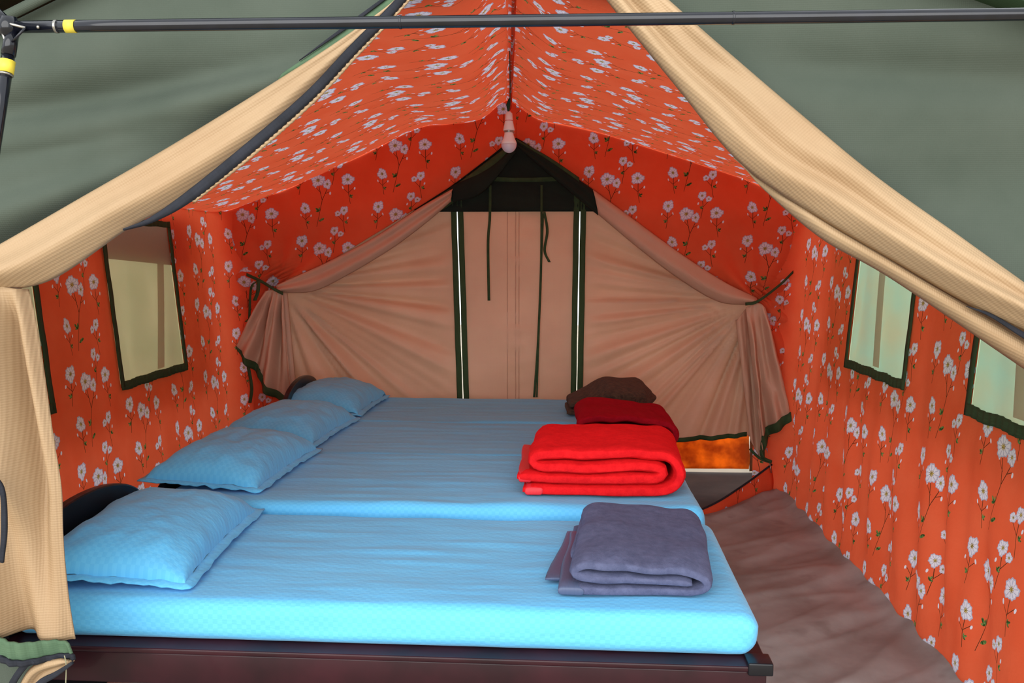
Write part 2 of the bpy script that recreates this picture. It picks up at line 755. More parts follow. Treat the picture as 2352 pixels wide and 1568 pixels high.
def sill_line(x):
    return interp([.55, .86, 1.08, 1.33], [4.78, 4.93, 5.18, 5.40], x)


grid('floor', floor_pt, lin(-1.87, 1.345, 160), lin(1.72, 5.44, 190), M['floor'], skip=lambda x, y: x > .5 and y > sill_line(x) + .02, kind='structure')
grid('ground_behind', lambda u, v: Vector((u, v, -.010 + .005 * nz(u * 4, v * 4))), lin(-2.4, 2.0, 40), lin(4.6, 5.97, 30), M['darkearth'], kind='structure')

# side walls with window openings
WZL, WZR = (.85, 1.575), (.915, 1.55)
WIN_L = [(3.96, 4.66), (2.68, 3.38)]
WIN_R = [(3.70, 4.42), (2.40, 3.12)]


def multi(cuts, n):
    out = []
    for a, b in zip(cuts[:-1], cuts[1:]):
        k = max(2, int(round((b - a) * n)))
        out += [a + (b - a) * i / k for i in range(k)]
    return out + [cuts[-1]]


def in_win(y, z, wins, wz):
    return any(a < y < b for a, b in wins) and wz[0] < z < wz[1]


def wall_disp(y, z, wins, wz, seed):
    e = 1.
    for a, b in wins:
        dy = max(a - y, 0, y - b)
        dz = max(wz[0] - z, 0, z - wz[1])
        e = min(e, sstep(0, .12, math.hypot(dy, dz)) * .85 + .15)
    d = .018 * nz(y * 3. + z * .5, z * .9, seed) + .010 * nz(y * 8 + z * .8, z * 1.1, seed + 5)
    d += .006 * math.sin(y * 34 + z * 4 + 4 * nz(y * 2, z * 2, seed)) * sstep(1.1, .2, z)
    return d * e * (.25 + .75 * sstep(0, .45, z)) * (.15 + .85 * sstep(5.42, 5.2, y))


RC = .16


def turn(y):
    # rounded back corners: how far the side wall has swung inward at y
    q = clamp((y - (YB + .015 - RC)) / RC)
    return RC * (1 - math.sqrt(max(0., 1 - q * q)))


def wl(y, z):
    return Vector((XL(z) + wall_disp(y, z, WIN_L, WZL, 11.) + turn(y), y, z))


def wr(y, z):
    d = wall_disp(y - z * .22, z, WIN_R, WZR, 23.)
    low = sstep(.95, .1, z)
    d += low * (.2 + .8 * sstep(0, .4, z)) * .021 * math.sin((y - z * .28) * 21 + 3 * nz(y * 1.5, z, 9.))
    return Vector((XR(z) + d - turn(y), y, z))


cl = [YF] + sorted([c for w in WIN_L for c in w]) + [YB + .015]
cr = [YF] + sorted([c for w in WIN_R for c in w]) + [YB + .015]
wall_left = grid('wall_left', wl, multi(cl[:-1] + [YB - .16, YB - .03, YB + .015], 90), multi([0, WZL[0], WZL[1], ZEL + .01], 45), M['floral'],
                 skip=lambda y, z: in_win(y, z, WIN_L, WZL), uv=lambda y, z, p: (y + turn(y) * .6, z), kind='structure')
wall_right = grid('wall_right', wr, multi(cr[:-1] + [YB - .16, YB - .03, YB + .015], 90), multi([0.02, WZR[0], WZR[1], ZER + .01], 45), M['floral'],
                  skip=lambda y, z: in_win(y, z, WIN_R, WZR), uv=lambda y, z, p: (-y - turn(y) * .6 + .1, z + .07), kind='structure')


def window(n, y0, y1, wz, side):
    """gauze pane in a dark green taped opening, canvas flap and straps behind it"""
    w = struct_empty('window_%d' % n)
    X = XL if side < 0 else XR
    s = side
    fl = M['flap'] if side < 0 else M['flapR']

    def P(y, z, off):
        # off > 0 is into the tent
        return Vector((X(z) - s * off, y, z))
    tw = .030
    jag = lambda y: .0025 * math.sin(y * 31) + .006 * nz(y * 7, n)
    f = w
    for nm, ya, yb in (('frame_tape', y0 - tw * .6, y0 + tw * .4), ('frame_tape', y1 - tw * .4, y1 + tw * .6)):
        grid(nm, lambda u, v: P(lerp(ya, yb, u) + jag(v) * .6, v, .012), lin(0, 1, 3), lin(wz[0] - tw * .5, wz[1] + tw * .5, 24), M['binding'], f, solid=.005)
    for nm, za, zb in (('frame_tape', wz[0] - tw * .9, wz[0] + tw * .45), ('frame_tape', wz[1] - tw * .4, wz[1] + tw * .6)):
        grid(nm, lambda u, v: P(u, lerp(za, zb, v) + jag(u), .013 + .003 * math.sin(u * 150)), lin(y0 - tw * .6, y1 + tw * .6, 60), lin(0, 1, 4), M['binding'], f, solid=.005)
    grid('gauze_pane', lambda u, v: P(u, v, -.004 + .004 * nz(u * 5, v * 2, n)), lin(y0, y1, 20), lin(wz[0], wz[1], 20), M['gauze'], f)

    def flap_pt(u, v):
        b = sstep(wz[1], wz[0], v)
        return P(u, v, -.10 - .02 * b * math.sin(u * 19 + nz(u * 6, v) * 2) - .02 * nz(u * 3, v * 2, n + 4.))
    grid('outer_flap', flap_pt, lin(y0 - .12, y1 + .42, 50), lin(wz[0] - .16, wz[1] + .06, 24), fl, f, solid=.002)
    a, b = (y1 + .08, y1 - .14) if side < 0 else (y1 - .10, y1 - .20)
    strap('flap_strap', [P(a, wz[1], -.07), P(lerp(a, b, .5), lerp(wz[1], wz[0], .5), -.062), P(b, wz[0], -.06)], .075, M['tan'], f, side=(0, 1, 0))
    if side < 0:
        # upper layer of the flap folded over
        grid('folded_flap', lambda u, v: P(u, v - .05 * (u - y0) / (y1 - y0) * (wz[1] + .05 - v) / .25, -.045), lin(y0 - .10, y1 + .25, 16), lin(wz[1] - .16, wz[1] + .05, 8), M['tan'], f, solid=.003)
    return w


window(1, *WIN_L[0], WZL, -1)
window(2, *WIN_L[1], WZL, -1)
window(3, *WIN_R[0], WZR, 1)
window(4, *WIN_R[1], WZR, 1)

# ceiling (inner roof lining)
def roof_pt(u, v):
    z0 = roof_z(u)
    d = abs(u - RX)
    t = (v - YF) / (YB - YF)
    sag = -.075 * math.exp(-(v - YF) / .25) - .035 * math.sin(PI * clamp(d / 1.73)) * math.sin(PI * t) - .012 * nz(u * 2.4, v * 1.6, 5.) * sstep(0, .2, d)
    rip = .010 * math.exp(-d / .10) * nz(u * 40, v * 1.5, 2.)
    return Vector((u + .054 * (YB - v) * math.exp(-(d / .5) ** 2) + .012 * math.exp(-d / .2) * nz(v * 2., 4.), v, z0 + sag + rip))


us = sorted(lin(XL(ZEL), RX - .25, 46) + lin(RX - .24, RX + .24, 41) + lin(RX + .25, XR(ZER), 46))
arc = {}
acc = 0
for i, u in enumerate(us):
    if i:
        acc += math.hypot(u - us[i - 1], roof_z(u) - roof_z(us[i - 1]))
    arc[u] = acc
mid = arc[min(us, key=lambda q: abs(q - RX))]


def roof_uv(u, v, p):
    a = arc[u] - mid
    return (v + (.0 if a < 0 else .21), -abs(a) + (.0 if a < 0 else .13))


ceiling = grid('ceiling', roof_pt, us, lin(YF + .05, YB - .005, 90), M['floral'], uv=roof_uv, kind='structure')


# hanging pleat of cloth along the ridge
def pleat_pt(u, v):
    x = RX + .054 * (YB - u) + .012 + .016 * math.sin(v * PI * 1.0) * .6 + .006 * nz(u * 2, v * 3)
    return Vector((x, u, 2.335 - v * (.085 + .02 * nz(u * 1.5))))


grid('ridge_pleat', pleat_pt, lin(YF, YB - .03, 50), lin(0, 1, 8), M['floral'], ceiling, uv=lambda u, v, p: (u, v * .1), solid=.008)

# ---- back wall: orange cloth with the tied-back doorway
# opening edge: apex, then down to the tie points
EDGE_L = [(1178, 318), (1120, 365), (1030, 432), (900, 515), (760, 600), (655, 645), (640, 662), (655, 760), (672, 900), (680, 1000), (690, 1140)]
EDGE_R = [(1190, 318), (1270, 370), (1375, 445), (1500, 540), (1620, 625), (1720, 685), (1745, 700), (1775, 800), (1782, 930), (1755, 1020), (1775, 1070)]


def edge_fn(E):
    P = [at(px, py, YB) for px, py in E]
    zs = [p.z for p in P][::-1]
    xs = [p.x for p in P][::-1]
    return lambda z: interp(zs, xs, z)


eL, eR = edge_fn(EDGE_L), edge_fn(EDGE_R)
ZAP = at(1184, 318, YB).z
NR = 90


def back_pts(side):
    V, F, T = [], [], []
    zt = 2.33
    nu = 60
    for i in range(NR + 1):
        z = zt * i / NR
        if side < 0:
            if z < ZEL:
                xo = XL(z) - .03
            else:
                xo = None
            xi = eL(z) if z < ZAP else RX + .05
        else:
            xo = XR(z) + .03 if z < ZER else None
            xi = eR(z) if z < ZAP else RX + .05
        if xo is None:
            tab = PL if side < 0 else PR
            zz = list(reversed(tab[1]))
            xx = list(reversed(tab[0]))
            d = interp(zz, xx, z - .03)
            xo = RX + side * d
            if (xo - xi) * side < .004:
                xo = xi + side * .004
        for j in range(nu + 1):
            t = j / nu
            x = lerp(xo, xi, t)
            dx = abs(x - xi)
            y = YB - .012 * nz(x * 3, z * 3, 31.) - .016 * math.exp(-dx / .12) * (1 + nz(x * 9, z * 5, 7.)) * (1 if z < ZAP else 0)
            # pull lines to the tie points
            tx, tz = (at(640, 660, YB).x, at(640, 660, YB).z) if side < 0 else (at(1740, 695, YB).x, at(1740, 695, YB).z)
            r = math.hypot(x - tx, z - tz)
            a = math.atan2(z - tz, x - tx)
            y -= .034 * math.exp(-r / .30) * math.sin(a * 11 + 1.0) * sstep(0, .05, r)
            V.append(Vector((x, y, z)))
            T.append((x + (0 if side < 0 else .14), z + .05))
    for i in range(NR):
        for j in range(nu):
            a = i * (nu + 1) + j
            F.append((a, a + 1, a + nu + 2, a + nu + 1))
    return V, F, T


Va, Fa, Ta = back_pts(-1)
Vb, Fb, Tb = back_pts(1)
nA = len(Va)
wall_back = mesh_obj('wall_back', Va + Vb, Fa + [tuple(i + nA for i in f) for f in Fb], M['floral'], None, Ta + Tb, True, .003, 'structure')


# lower sill strip of the doorway at the right, its zipped edge on top
SILL_Y = [4.80, 4.93, 5.18, 5.385]
SILL_TOP = crom([at(px, py, y) for (px, py), y in zip([(1480, 1215), (1620, 1165), (1700, 1118), (1772, 1066)], SILL_Y)], 30)
SILL_BOT = crom([at(px, py, y - .0) for (px, py), y in zip([(1500, 1232), (1632, 1194), (1715, 1164), (1779, 1141)], SILL_Y)], 30)


def sill_pt(u, v):
    k_ = int(round(u * 29))
    return SILL_TOP[k_].lerp(SILL_BOT[k_], v) + Vector((0, -.012 * math.sin(v * PI) + .006 * nz(u * 7, v * 3), 0))


grid('sill_strip', sill_pt, lin(0, 1, 30), lin(0, 1, 10), M['floral'], wall_back, uv=lambda u, v, p: (p.x * 1.3 + .03, p.z + .15), solid=.003)
tube('sill_zip', [p + Vector((0, -.006, 0)) for p in SILL_TOP], .006, M['zip'], wall_back, 6)
zp = at(1770, 1068, YB - .045)
tube('zip_pull', [zp + Vector((-.006, 0, .012)), zp + Vector((.0, -.006, -.02)), zp + Vector((.004, -.004, -.045))], .004, M['steel'], wall_back, 6)

# ---- closed tan back door behind the opening
YD = 5.47
door = struct_empty('door_1')
tL = at(640, 660, YD)
tR = at(1735, 690, YD)
zlx = lambda z: interp([.3, .572, 1.775, 2.0], [-.553, -.553, -.585, -.59], z)
zrx = lambda z: interp([.3, .577, 1.76, 2.0], [.133, .133, .145, .146], z)
ZG = 1.672
ZH = lambda x: interp([-2, .6, .74, 1.16, 1.3], [.25, .27, .300, .338, .25], x)
GAP = .007


def radial(x, z, c, seed, amp):
    r = math.hypot(x - c.x, z - c.z)
    a = math.atan2(z - c.z, x - c.x)
    w = sstep(0.05, .35, r) * math.exp(-r / 1.6)
    return amp * w * (nz(a * 9, seed, r * .35) + .6 * nz(a * 19, seed + 3, r * .5))


def dispL(x, z):
    e = sstep(0., .2, zlx(z) - x)
    return radial(x, z, tL, 1., .10) * (.1 + .9 * e) + .010 * nz(x * 2, z * 18) * (1 - e)


def dispR(x, z):
    e = sstep(0., .2, x - zrx(z))
    return radial(x, z, tR, 4., .10) * (.1 + .9 * e) + .010 * nz(x * 2, z * 18) * (1 - e)


def panel(name, x0, x1, disp, n):
    def fn(u, v):
        # v 0..1 from the hem to the gusset
        xa = x0(0) if not callable(x0) else None
        za = .3
        zz = lerp(.3, ZG + .01, v)
        x = lerp(x0(zz), x1(zz), u)
        z = lerp(ZH(x), ZG + .01, v)
        return Vector((x, YD + disp(x, z), z))
    o = grid(name, fn, lin(0, 1, n), lin(0, 1, 110), M['tanback'], door, uv=lambda u, v, p: (p.x, p.z), solid=.002)
    return o


panel('door_panel', lambda z: -1.95, lambda z: zlx(z) - GAP, dispL, 90)
panel('door_panel', lambda z: zlx(z) + GAP, lambda z: zrx(z) - GAP,
      lambda x, z: .014 * nz(x * 3, z * 14, 3.) * (math.exp(-abs(x + .22) / .07) + math.exp(-abs(x - zrx(z)) / .08) + math.exp(-abs(x - zlx(z)) / .08)) + .02 * nz(x * 2.5, z * 2.5 + x * 1.5, 6.), 60)
panel('door_panel', lambda z: zrx(z) + GAP, lambda z: 1.42, dispR, 90)

# stitched seam of the middle panel
for xx in (-.285, -.235, -.215):
    tube('seam', [(xx, YD - .004 + .012 * nz(xx * 3, z * 6.), z) for z in lin(.36, ZG, 40)], .0022, M['tanback'], door, 5)
# zips: two tapes each, a slit of daylight between them
for zx in (zlx, zrx):
    for s in (-1, 1):
        grid('zip_tape', lambda u, v: Vector((zx(v) + .002 * nz(v * 5., s) + s * (.0028 + .003 * max(0, nz(v * 4., 2.)) + u * .034), YD - .02 + .004 * nz(u * 5, v * 12), v)), lin(0, 1, 4), lin(.32, 1.80, 60), M['binding'], door, solid=.003)
# gusset under the peak
gp = lambda x: interp([-.80, -.232, .36], [1.60, 2.14, 1.60], x)


def gus_pt(u, v):
    x = lerp(-.98, .46, u)
    zt = max(ZG + .001, 2.16 - .62 * abs(x + .232))
    return Vector((x, YD - .022 + .008 * nz(x * 4, v * 4), lerp(ZG, zt, v)))


def gus_skip(u, v):
    x = lerp(-.98, .46, u)
    for zx in (zlx(1.7), zrx(1.7)):
        pass
    return False


grid('gusset', gus_pt, lin(0, 1, 60), lin(0, 1, 16), M['gusset'], door, solid=.002)
strap('gusset_band', [at(1070, 408, YD - .03), at(1190, 413, YD - .03), at(1310, 410, YD - .03)], .025, M['binding'], door, side=(0, 0, 1))
# hem
Ph = [Vector((x, YD + dispR(x, ZH(x)) - .010, ZH(x) + .004)) for x in lin(.2, 1.155, 60)]
V, F = [], []
for q in Ph:
    V += [q + Vector((0, 0, -.008)), q + Vector((0, 0, .018))]
F = [(2 * i, 2 * i + 1, 2 * i + 3, 2 * i + 2) for i in range(len(Ph) - 1)]
mesh_obj('hem_binding', V, F, M['binding'], door, [(v.x, v.z) for v in V], True, .008)
# tie tapes hanging on the door
strap('tie_tape', [at(1126, 425, YD - .04), at(1125, 500, YD - .04), at(1121, 560, YD - .045), at(1123, 690, YD - .04)], .016, M['binding'], door)
strap('tie_tape', [at(1244, 425, YD - .04), at(1243, 600, YD - .04), at(1236, 780, YD - .045), at(1227, 912, YD - .04)], .014, M['binding'], door)
strap('tie_tape', [at(1248, 490, YD - .04), at(1240, 700, YD - .045), at(1233, 912, YD - .045)], .010, M['binding'], door)
strap('tie_tape', [at(1250, 486, YD - .045), at(1257, 530, YD - .05), at(1251, 575, YD - .05), at(1262, 602, YD - .05)], .016, M['binding'], door)


# ------------------------------------------------------------------ tied flaps
def band(name, top, bot, Y, off, mat, parent, nt=60, ns=24, solid=.004, Yb=None, uvk=1.):
    A = crom([(px, py, 0) for px, py in top], nt)
    B = crom([(px, py, 0) for px, py in bot], nt)
    A = [at(p.x, p.y, Y) for p in A]
    B = [at(p.x, p.y, Yb or Y) for p in B]
    L = [0]
    for i in range(1, nt):
        L.append(L[-1] + (A[i] - A[i - 1]).length)

    def fn(u, v):
        i = int(round(u))
        p = A[i].lerp(B[i], v)
        return p + Vector((0, -off(i / (nt - 1), v), 0))
    return grid(name, fn, list(range(nt)), lin(0, 1, ns), mat, parent, uv=lambda u, v, p: (L[int(round(u))], v * (A[int(round(u))] - B[int(round(u))]).length * uvk), solid=solid)


def hump(v):
    return math.sqrt(max(0., 1 - (2 * v - 1) ** 2))


# back left flap
YT = YB - .05
fl = thing('tied_door_flap', 'satin tan door flap rolled and tied back at the far left of the rear doorway', 'tent flap', at(640, 700, YT))
FL = fl.location.copy()


def reparent(root):
    for o in list(root.children):
        o.location = -Vector(root.location)


band('rolled_cloth', [(1040, 434), (960, 480), (860, 545), (760, 598), (690, 630), (636, 655)], [(1036, 462), (980, 510), (900, 570), (800, 630), (720, 668), (640, 672)], YT,
     lambda t, v: .03 * hump(v) + .012 * math.sin(v * 9 + t * 2) * hump(v), M['tanback'], fl)
band('green_roll', [(1184, 322), (1110, 378), (1036, 432), (940, 492), (840, 565)], [(1184, 330), (1130, 395), (1066, 448), (985, 500), (846, 575)], YT + .03,
     lambda t, v: .02 * hump(v), M['binding'], fl)
band('gusset_roll', [(1182, 335), (1130, 380), (1034, 430)], [(1184, 350), (1110, 440), (1040, 464)], YT + .02, lambda t, v: .02 * hump(v), M['gusset'], fl)
tailL_top = [(606, 676), (622, 668), (640, 668), (652, 676)]
tailL_bot = [(545, 795), (585, 850), (612, 890), (672, 925)]


def tail_off(t, v):
    w = sstep(0, .25, v)
    return .02 + w * (.035 * math.sin(t * 13 + .6 * math.sin(v * 4)) + .02 * math.sin(t * 29 + v * 2)) + .012 * nz(t * 5, v * 5, 3.)


band('hanging_tail', [(612, 668), (630, 664), (644, 664), (652, 672)], [(545, 795), (590, 845), (612, 880), (672, 925)], YT - .03, tail_off, M['tanback'], fl, 80, 40)
band('inner_tail', [(648, 670), (654, 672), (660, 674)], [(660, 915), (672, 920), (682, 915)], YT - .0, lambda t, v: .015 * hump(t), M['tanback'], fl, 20, 30)
band('hem_binding', [(543, 793), (590, 840), (612, 878), (673, 922)], [(548, 806), (588, 860), (612, 898), (672, 938)], YT - .05, lambda t, v: tail_off(t, 1.) - .01, M['binding'], fl, 60, 4, .008)
strap('tie_strap', [at(566, 630, YT - .02), at(600, 646, YT - .05), at(630, 664, YT - .075), at(650, 674, YT - .05)], .02, M['binding'], fl, side=(0, .3, 1))
strap('tie_end', [at(592, 645, YT - .04), at(577, 660, YT - .04), at(573, 720, YT - .03), at(572, 760, YT - .02)], .014, M['binding'], fl)
strap('tie_end', [at(594, 645, YT - .05), at(592, 670, YT - .07), at(585, 690, YT - .07)], .022, M['binding'], fl)
strap('tie_end', [at(570, 840, YT), at(578, 890, YT - .02), at(574, 925, YT - .02)], .02, M['binding'], fl)
reparent(fl)

# back right flap
fr = thing('tied_door_flap', 'satin tan door flap rolled and tied back at the far right beside the orange gap', 'tent flap', at(1745, 740, YT))
band('rolled_cloth', [(1362, 436), (1450, 500), (1560, 580), (1660, 645), (1738, 684)], [(1374, 492), (1470, 572), (1560, 640), (1650, 692), (1728, 700)], YT,
     lambda t, v: .045 * hump(v) + .006 * math.sin(v * 8 + t * 4), M['tanback'], fr)
band('gusset_roll', [(1184, 322), (1270, 372), (1362, 436)], [(1186, 334), (1262, 400), (1374, 494)], YT + .01, lambda t, v: .03 * hump(v) + .006 * math.sin(v * 9), M['gusset'], fr)
band('green_roll', [(1186, 320), (1262, 362), (1330, 408)], [(1188, 326), (1262, 372), (1330, 420)], YT, lambda t, v: .02 * hump(v), M['binding'], fr)


def tailR_off(t, v):
    w = sstep(0, .2, v)
    return .02 + w * (.03 * math.sin(t * 8 + v * 1.5) + .018 * math.sin(t * 17 - v * 3)) + .02 * nz(t * 4, v * 6, 8.)


band('hanging_tail', [(1712, 706), (1730, 698), (1744, 696), (1756, 706)], [(1748, 1030), (1752, 1000), (1775, 972), (1812, 948)], YT - .03, tailR_off, M['tanback'], fr, 70, 50)
band('inner_tail', [(1690, 735), (1712, 712), (1730, 704)], [(1722, 1010), (1740, 1040), (1752, 1062)], YT - .0, lambda t, v: .02 * math.sin(t * 6 + v) + .01 * nz(t * 4, v * 4), M['tanback'], fr, 40, 40)
band('hem_binding', [(1746, 1036), (1750, 1000), (1775, 970), (1813, 944)], [(1752, 1050), (1764, 1010), (1788, 985), (1815, 964)], YT - .05, lambda t, v: tailR_off(t, 1.) - .01, M['binding'], fr, 50, 4, .008)
tube('hem_cord', crom([at(1722, 1030, YT), at(1745, 1052, YT - .02), at(1772, 1062, YT - .03)], 16), .009, M['binding'], fr, 6)
tube('hem_cord', crom([at(1748, 1034, YT - .04), at(1752, 1050, YT - .04), at(1772, 1060, YT - .04)], 16), .009, M['binding'], fr, 6)
strap('tie_strap', [at(1712, 698, YT - .05), at(1740, 692, YT - .085), at(1790, 655, YT - .05), at(1822, 624, YT - .0)], .018, M['binding'], fr, side=(0, .3, 1))
reparent(fr)

# ------------------------------------------------------------------ world beyond the back door
tarp = thing('tarpaulin_screen', 'sunlit orange tarpaulin seen through the gap under the rear door', 'tarpaulin', (.2, 5.95, 0))
grid('tarpaulin', lambda u, v: Vector((lerp(-1.0, 1.075, u) + .006 * nz(v * 3), .03 * nz(u * 9, v * 2), lerp(.004 + .014 * sstep(.4, .95, u), .42, v))), lin(0, 1, 60), lin(0, 1, 20), M['tarp'], tarp, uv=lambda u, v, p: (p.x, p.z), solid=.003)
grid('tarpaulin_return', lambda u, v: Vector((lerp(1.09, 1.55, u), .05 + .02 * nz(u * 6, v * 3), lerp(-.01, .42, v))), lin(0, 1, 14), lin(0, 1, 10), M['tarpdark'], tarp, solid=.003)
for sx in (-1.0, 1.50):
    tube('stake', [(sx, .02, -.03), (sx, .02, .44)], .012, M['wood'], tarp, 8)
tube('top_line', [(-1.0, .02, .42), (1.50, .02, .42)], .005, M['cord'], tarp, 6)

# ------------------------------------------------------------------ front wall (olive canvas) and outer roof
def front_panel(px_edge, side):
    E = crom([(a, b, 0) for a, b in px_edge], 60)
    E = [at(p.x, p.y, YF) for p in E]
    zs = [p.z for p in E][::-1]
    xs = [p.x for p in E][::-1]
    V, F, T = [], [], []
    nu, nr = 80, 100
    for i in range(nr + 1):
        z = 2.34 * i / nr
        xi = interp(zs, xs, z)
        eave = ZEL if side < 0 else ZER
        if z < eave:
            xo = (XL(z) - .05) if side < 0 else (XR(z) + .05)
        else:
            tab = PL if side < 0 else PR
            xo = (-1.183 + (z - 1.95) / .45) if side < 0 else (.903 - (z - 1.961) / .40)
            xo = max(xo, XL(z) - .05) if side < 0 else min(xo, XR(z) + .05)
            if (xo - xi) * side < .01:
                xi = xo - side * .01
        for j in range(nu + 1):
            x = lerp(xo, xi, j / nu)
            if side < 0:
                # long drooping folds falling to the tie point at the left
                q = (z - 1.5) - (x + 1.2) * .36
                f = .022 * math.sin(q * 22 + 1.2 * nz(x * 1.5, z * 1.5)) * sstep(2.0, 1.75, z) * sstep(-.2, -.7, x + .0)
                for zc, sl, am, wd in ((1.765, .15, .030, .030), (1.60, .26, .026, .032), (1.49, .50, .030, .034), (1.66, .20, .012, .02)):
                    q = z - (zc + sl * (x + 1.15))
                    f += am * (.8 * math.exp(-((q + .055) / (wd * 1.6)) ** 2) - math.exp(-(q / wd) ** 2)) * sstep(-.35, -.75, x)
                f += .03 * nz(x * 1.6, z * 4 - x * 1.6, 3.)
            else:
                f = .05 * nz(x * 1.3 + z, z * 2.2, 12.) + .02 * nz(x * 2., z * 6., 14.) - .03 * math.exp(-((z - 1.855 + .05 * x) / .04) ** 2) * sstep(.3, .6, x)
            V.append(Vector((x, YF - f, z)))
            T.append((x, z))
    for i in range(nr):
        for j in range(nu):
            a = i * (nu + 1) + j
            F.append((a, a + 1, a + nu + 2, a + nu + 1))
    return V, F, T


FE_L = [(1010, -120), (925, 0), (800, 110), (640, 215), (400, 375), (180, 505), (0, 610), (-120, 660), (-150, 800), (-150, 1600), (-150, 1900)]
FE_R = [(1330, -200), (1430, 0), (1600, 90), (1780, 250), (2000, 420), (2200, 570), (2352, 680), (2470, 780), (2500, 900), (2500, 1600), (2500, 1900)]
Va, Fa, Ta = front_panel(FE_L, -1)
Vb, Fb, Tb = front_panel(FE_R, 1)
nA = len(Va)
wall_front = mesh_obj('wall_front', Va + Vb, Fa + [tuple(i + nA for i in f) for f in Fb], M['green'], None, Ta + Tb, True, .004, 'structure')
# corded gable edges
for side, tab in ((-1, PL), (1, PR)):
    P = [Vector((x, YF - .02, 1.95 + .45 * (x + 1.183) if side < 0 else 1.961 - .40 * (x - .903))) for x in (lin(-1.75, -.40, 20) if side < 0 else lin(1.45, -.1, 20))]
    tube('gable_cord', P, .012, M['green'], wall_front, 8)

# outer fly: dark green, a hand above the lining and overhanging at front and sides
def fly_pt(u, v):
    d = abs(u - RX)
    z = 2.40 - d * .385
    return Vector((u, v, z + .01 * nz(u * 2, v * 2)))


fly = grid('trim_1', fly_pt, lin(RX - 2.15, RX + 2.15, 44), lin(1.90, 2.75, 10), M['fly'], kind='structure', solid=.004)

# ------------------------------------------------------------------ front flaps
ff = thing('tied_entrance_flap', 'tan entrance flap with black zip, tied back on the left and hanging by the bed', 'tent flap', at(0, 660, 1.95))
YQ = YF - .03
band('rolled_cloth', [(960, -40), (900, 18), (780, 100), (650, 182), (400, 335), (180, 462), (0, 565), (-80, 610)],
     [(975, -40), (915, 20), (770, 160), (610, 315), (430, 450), (300, 520), (120, 640), (-20, 668)], YQ,
     lambda t, v: .03 * hump(v) + .010 * math.sin(v * 8.5 + t * 3) * hump(v) * (.3 + t) + .02 * t * hump(v), M['tan'], ff, 90, 40)
band('zip_tape', [(975, -70), (880, 30), (800, 110), (700, 215), (560, 335), (430, 440), (345, 500), (285, 526)],
     [(985, -60), (900, 38), (822, 118), (718, 228), (574, 355), (440, 462), (350, 510), (286, 528)], YQ - .05, lambda t, v: .006 * hump(v), M['zip'], ff, 60, 6, .003)
band('zip_teeth', [(985, -60), (900, 38), (822, 118), (718, 228), (574, 355), (440, 462)], [(992, -56), (908, 40), (830, 122), (726, 233), (582, 360), (450, 464)], YQ - .045, lambda t, v: .003 + .002 * math.sin(t * 900), M['tan'], ff, 200, 3, .004)
band('green_strip', [(945, -40), (860, 18), (780, 78), (655, 168)], [(960, -30), (885, 40), (790, 112), (640, 188)], YQ - .005, lambda t, v: .012 * hump(v), M['hemgreen'], ff, 30, 6, .004)
band('black_edge', [(940, -45), (862, 12), (780, 72), (690, 140)], [(944, -42), (867, 17), (784, 78), (690, 141)], YQ - .012, lambda t, v: .008, M['zip'], ff, 30, 4, .004)


def ftail_off(t, v):
    # t along the top edge from left to right, v downward
    a = .030 * math.sin(t * 9 + v * 1.5) + .018 * math.sin(t * 17 - v * 3.) + .02 * nz(t * 4, v * 3, 5.)
    edge = -.05 * sstep(.8, 1., t)
    return .03 + sstep(0, .15, v) * a + edge * sstep(0, .2, v)


TR = [(60, 664), (78, 740), (105, 880), (128, 1010), (146, 1120), (150, 1230), (160, 1370), (174, 1466)]
TLc = [(-95, 640), (-130, 760), (-150, 880), (-160, 1010), (-160, 1120), (-160, 1230), (-165, 1340), (-160, 1420)]


def tail_front():
    nt, ns = 70, 60
    A = [at(p.x, p.y, YQ) for p in crom([(a, b, 0) for a, b in TLc], nt)]
    B = [at(p.x, p.y, YQ) for p in crom([(a, b, 0) for a, b in TR], nt)]

    def fn(u, v):
        i = int(round(u))
        # v across from left (0) to right (1)
        t = i / (nt - 1)
        p = A[i].lerp(B[i], v)
        f = .028 * math.sin(v * 13 + 1.5 * t) + .02 * math.sin(v * 23 - t * 4.) + .02 * nz(v * 4, t * 4, 5.)
        f *= sstep(0, .12, t) * (1 - .6 * sstep(.8, 1, v))
        roll = -.03 * sstep(.86, 1., v) ** 2
        # long diagonal fold
        q = (v - .55) - (t - .45) * .9
        f += .03 * math.exp(-(q / .10) ** 2) * sstep(.15, .35, t) * sstep(.75, .55, t)
        return p + Vector((0, -.02 - f - roll, 0))
    return grid('hanging_tail', fn, list(range(nt)), lin(0, 1, ns), M['tan'], ff, uv=lambda u, v, p: (p.x, p.z), solid=.004), fn


_, tailfn = tail_front()
hb = lambda t, v: .045 + .02 * math.sin(t * 12) + .003 * math.sin(t * 90)
band('green_hem', [(-160, 1412), (0, 1432), (90, 1452), (176, 1462)], [(-160, 1452), (0, 1478), (90, 1494), (188, 1493)], YQ - .01, hb, M['hemgreen'], ff, 60, 6, .006)
band('hem_piping', [(-160, 1450), (0, 1474), (90, 1490), (188, 1488)], [(-160, 1464), (0, 1486), (90, 1502), (190, 1499)], YQ - .02, hb, M['zip'], ff, 60, 4, .008)
band('side_piping', [(-40, 1090), (-2, 1120), (4, 1200), (0, 1290)], [(-30, 1080), (8, 1118), (16, 1210), (8, 1292)], YQ - .10, lambda t, v: .0, M['zip'], ff, 30, 4, .006)
band('lower_layer', [(-160, 1470), (0, 1490), (90, 1506), (180, 1500)], [(-160, 1700), (0, 1700), (30, 1640), (40, 1600)], YQ, lambda t, v: .02 + .015 * math.sin(t * 9) * v, M['green'], ff, 40, 20)
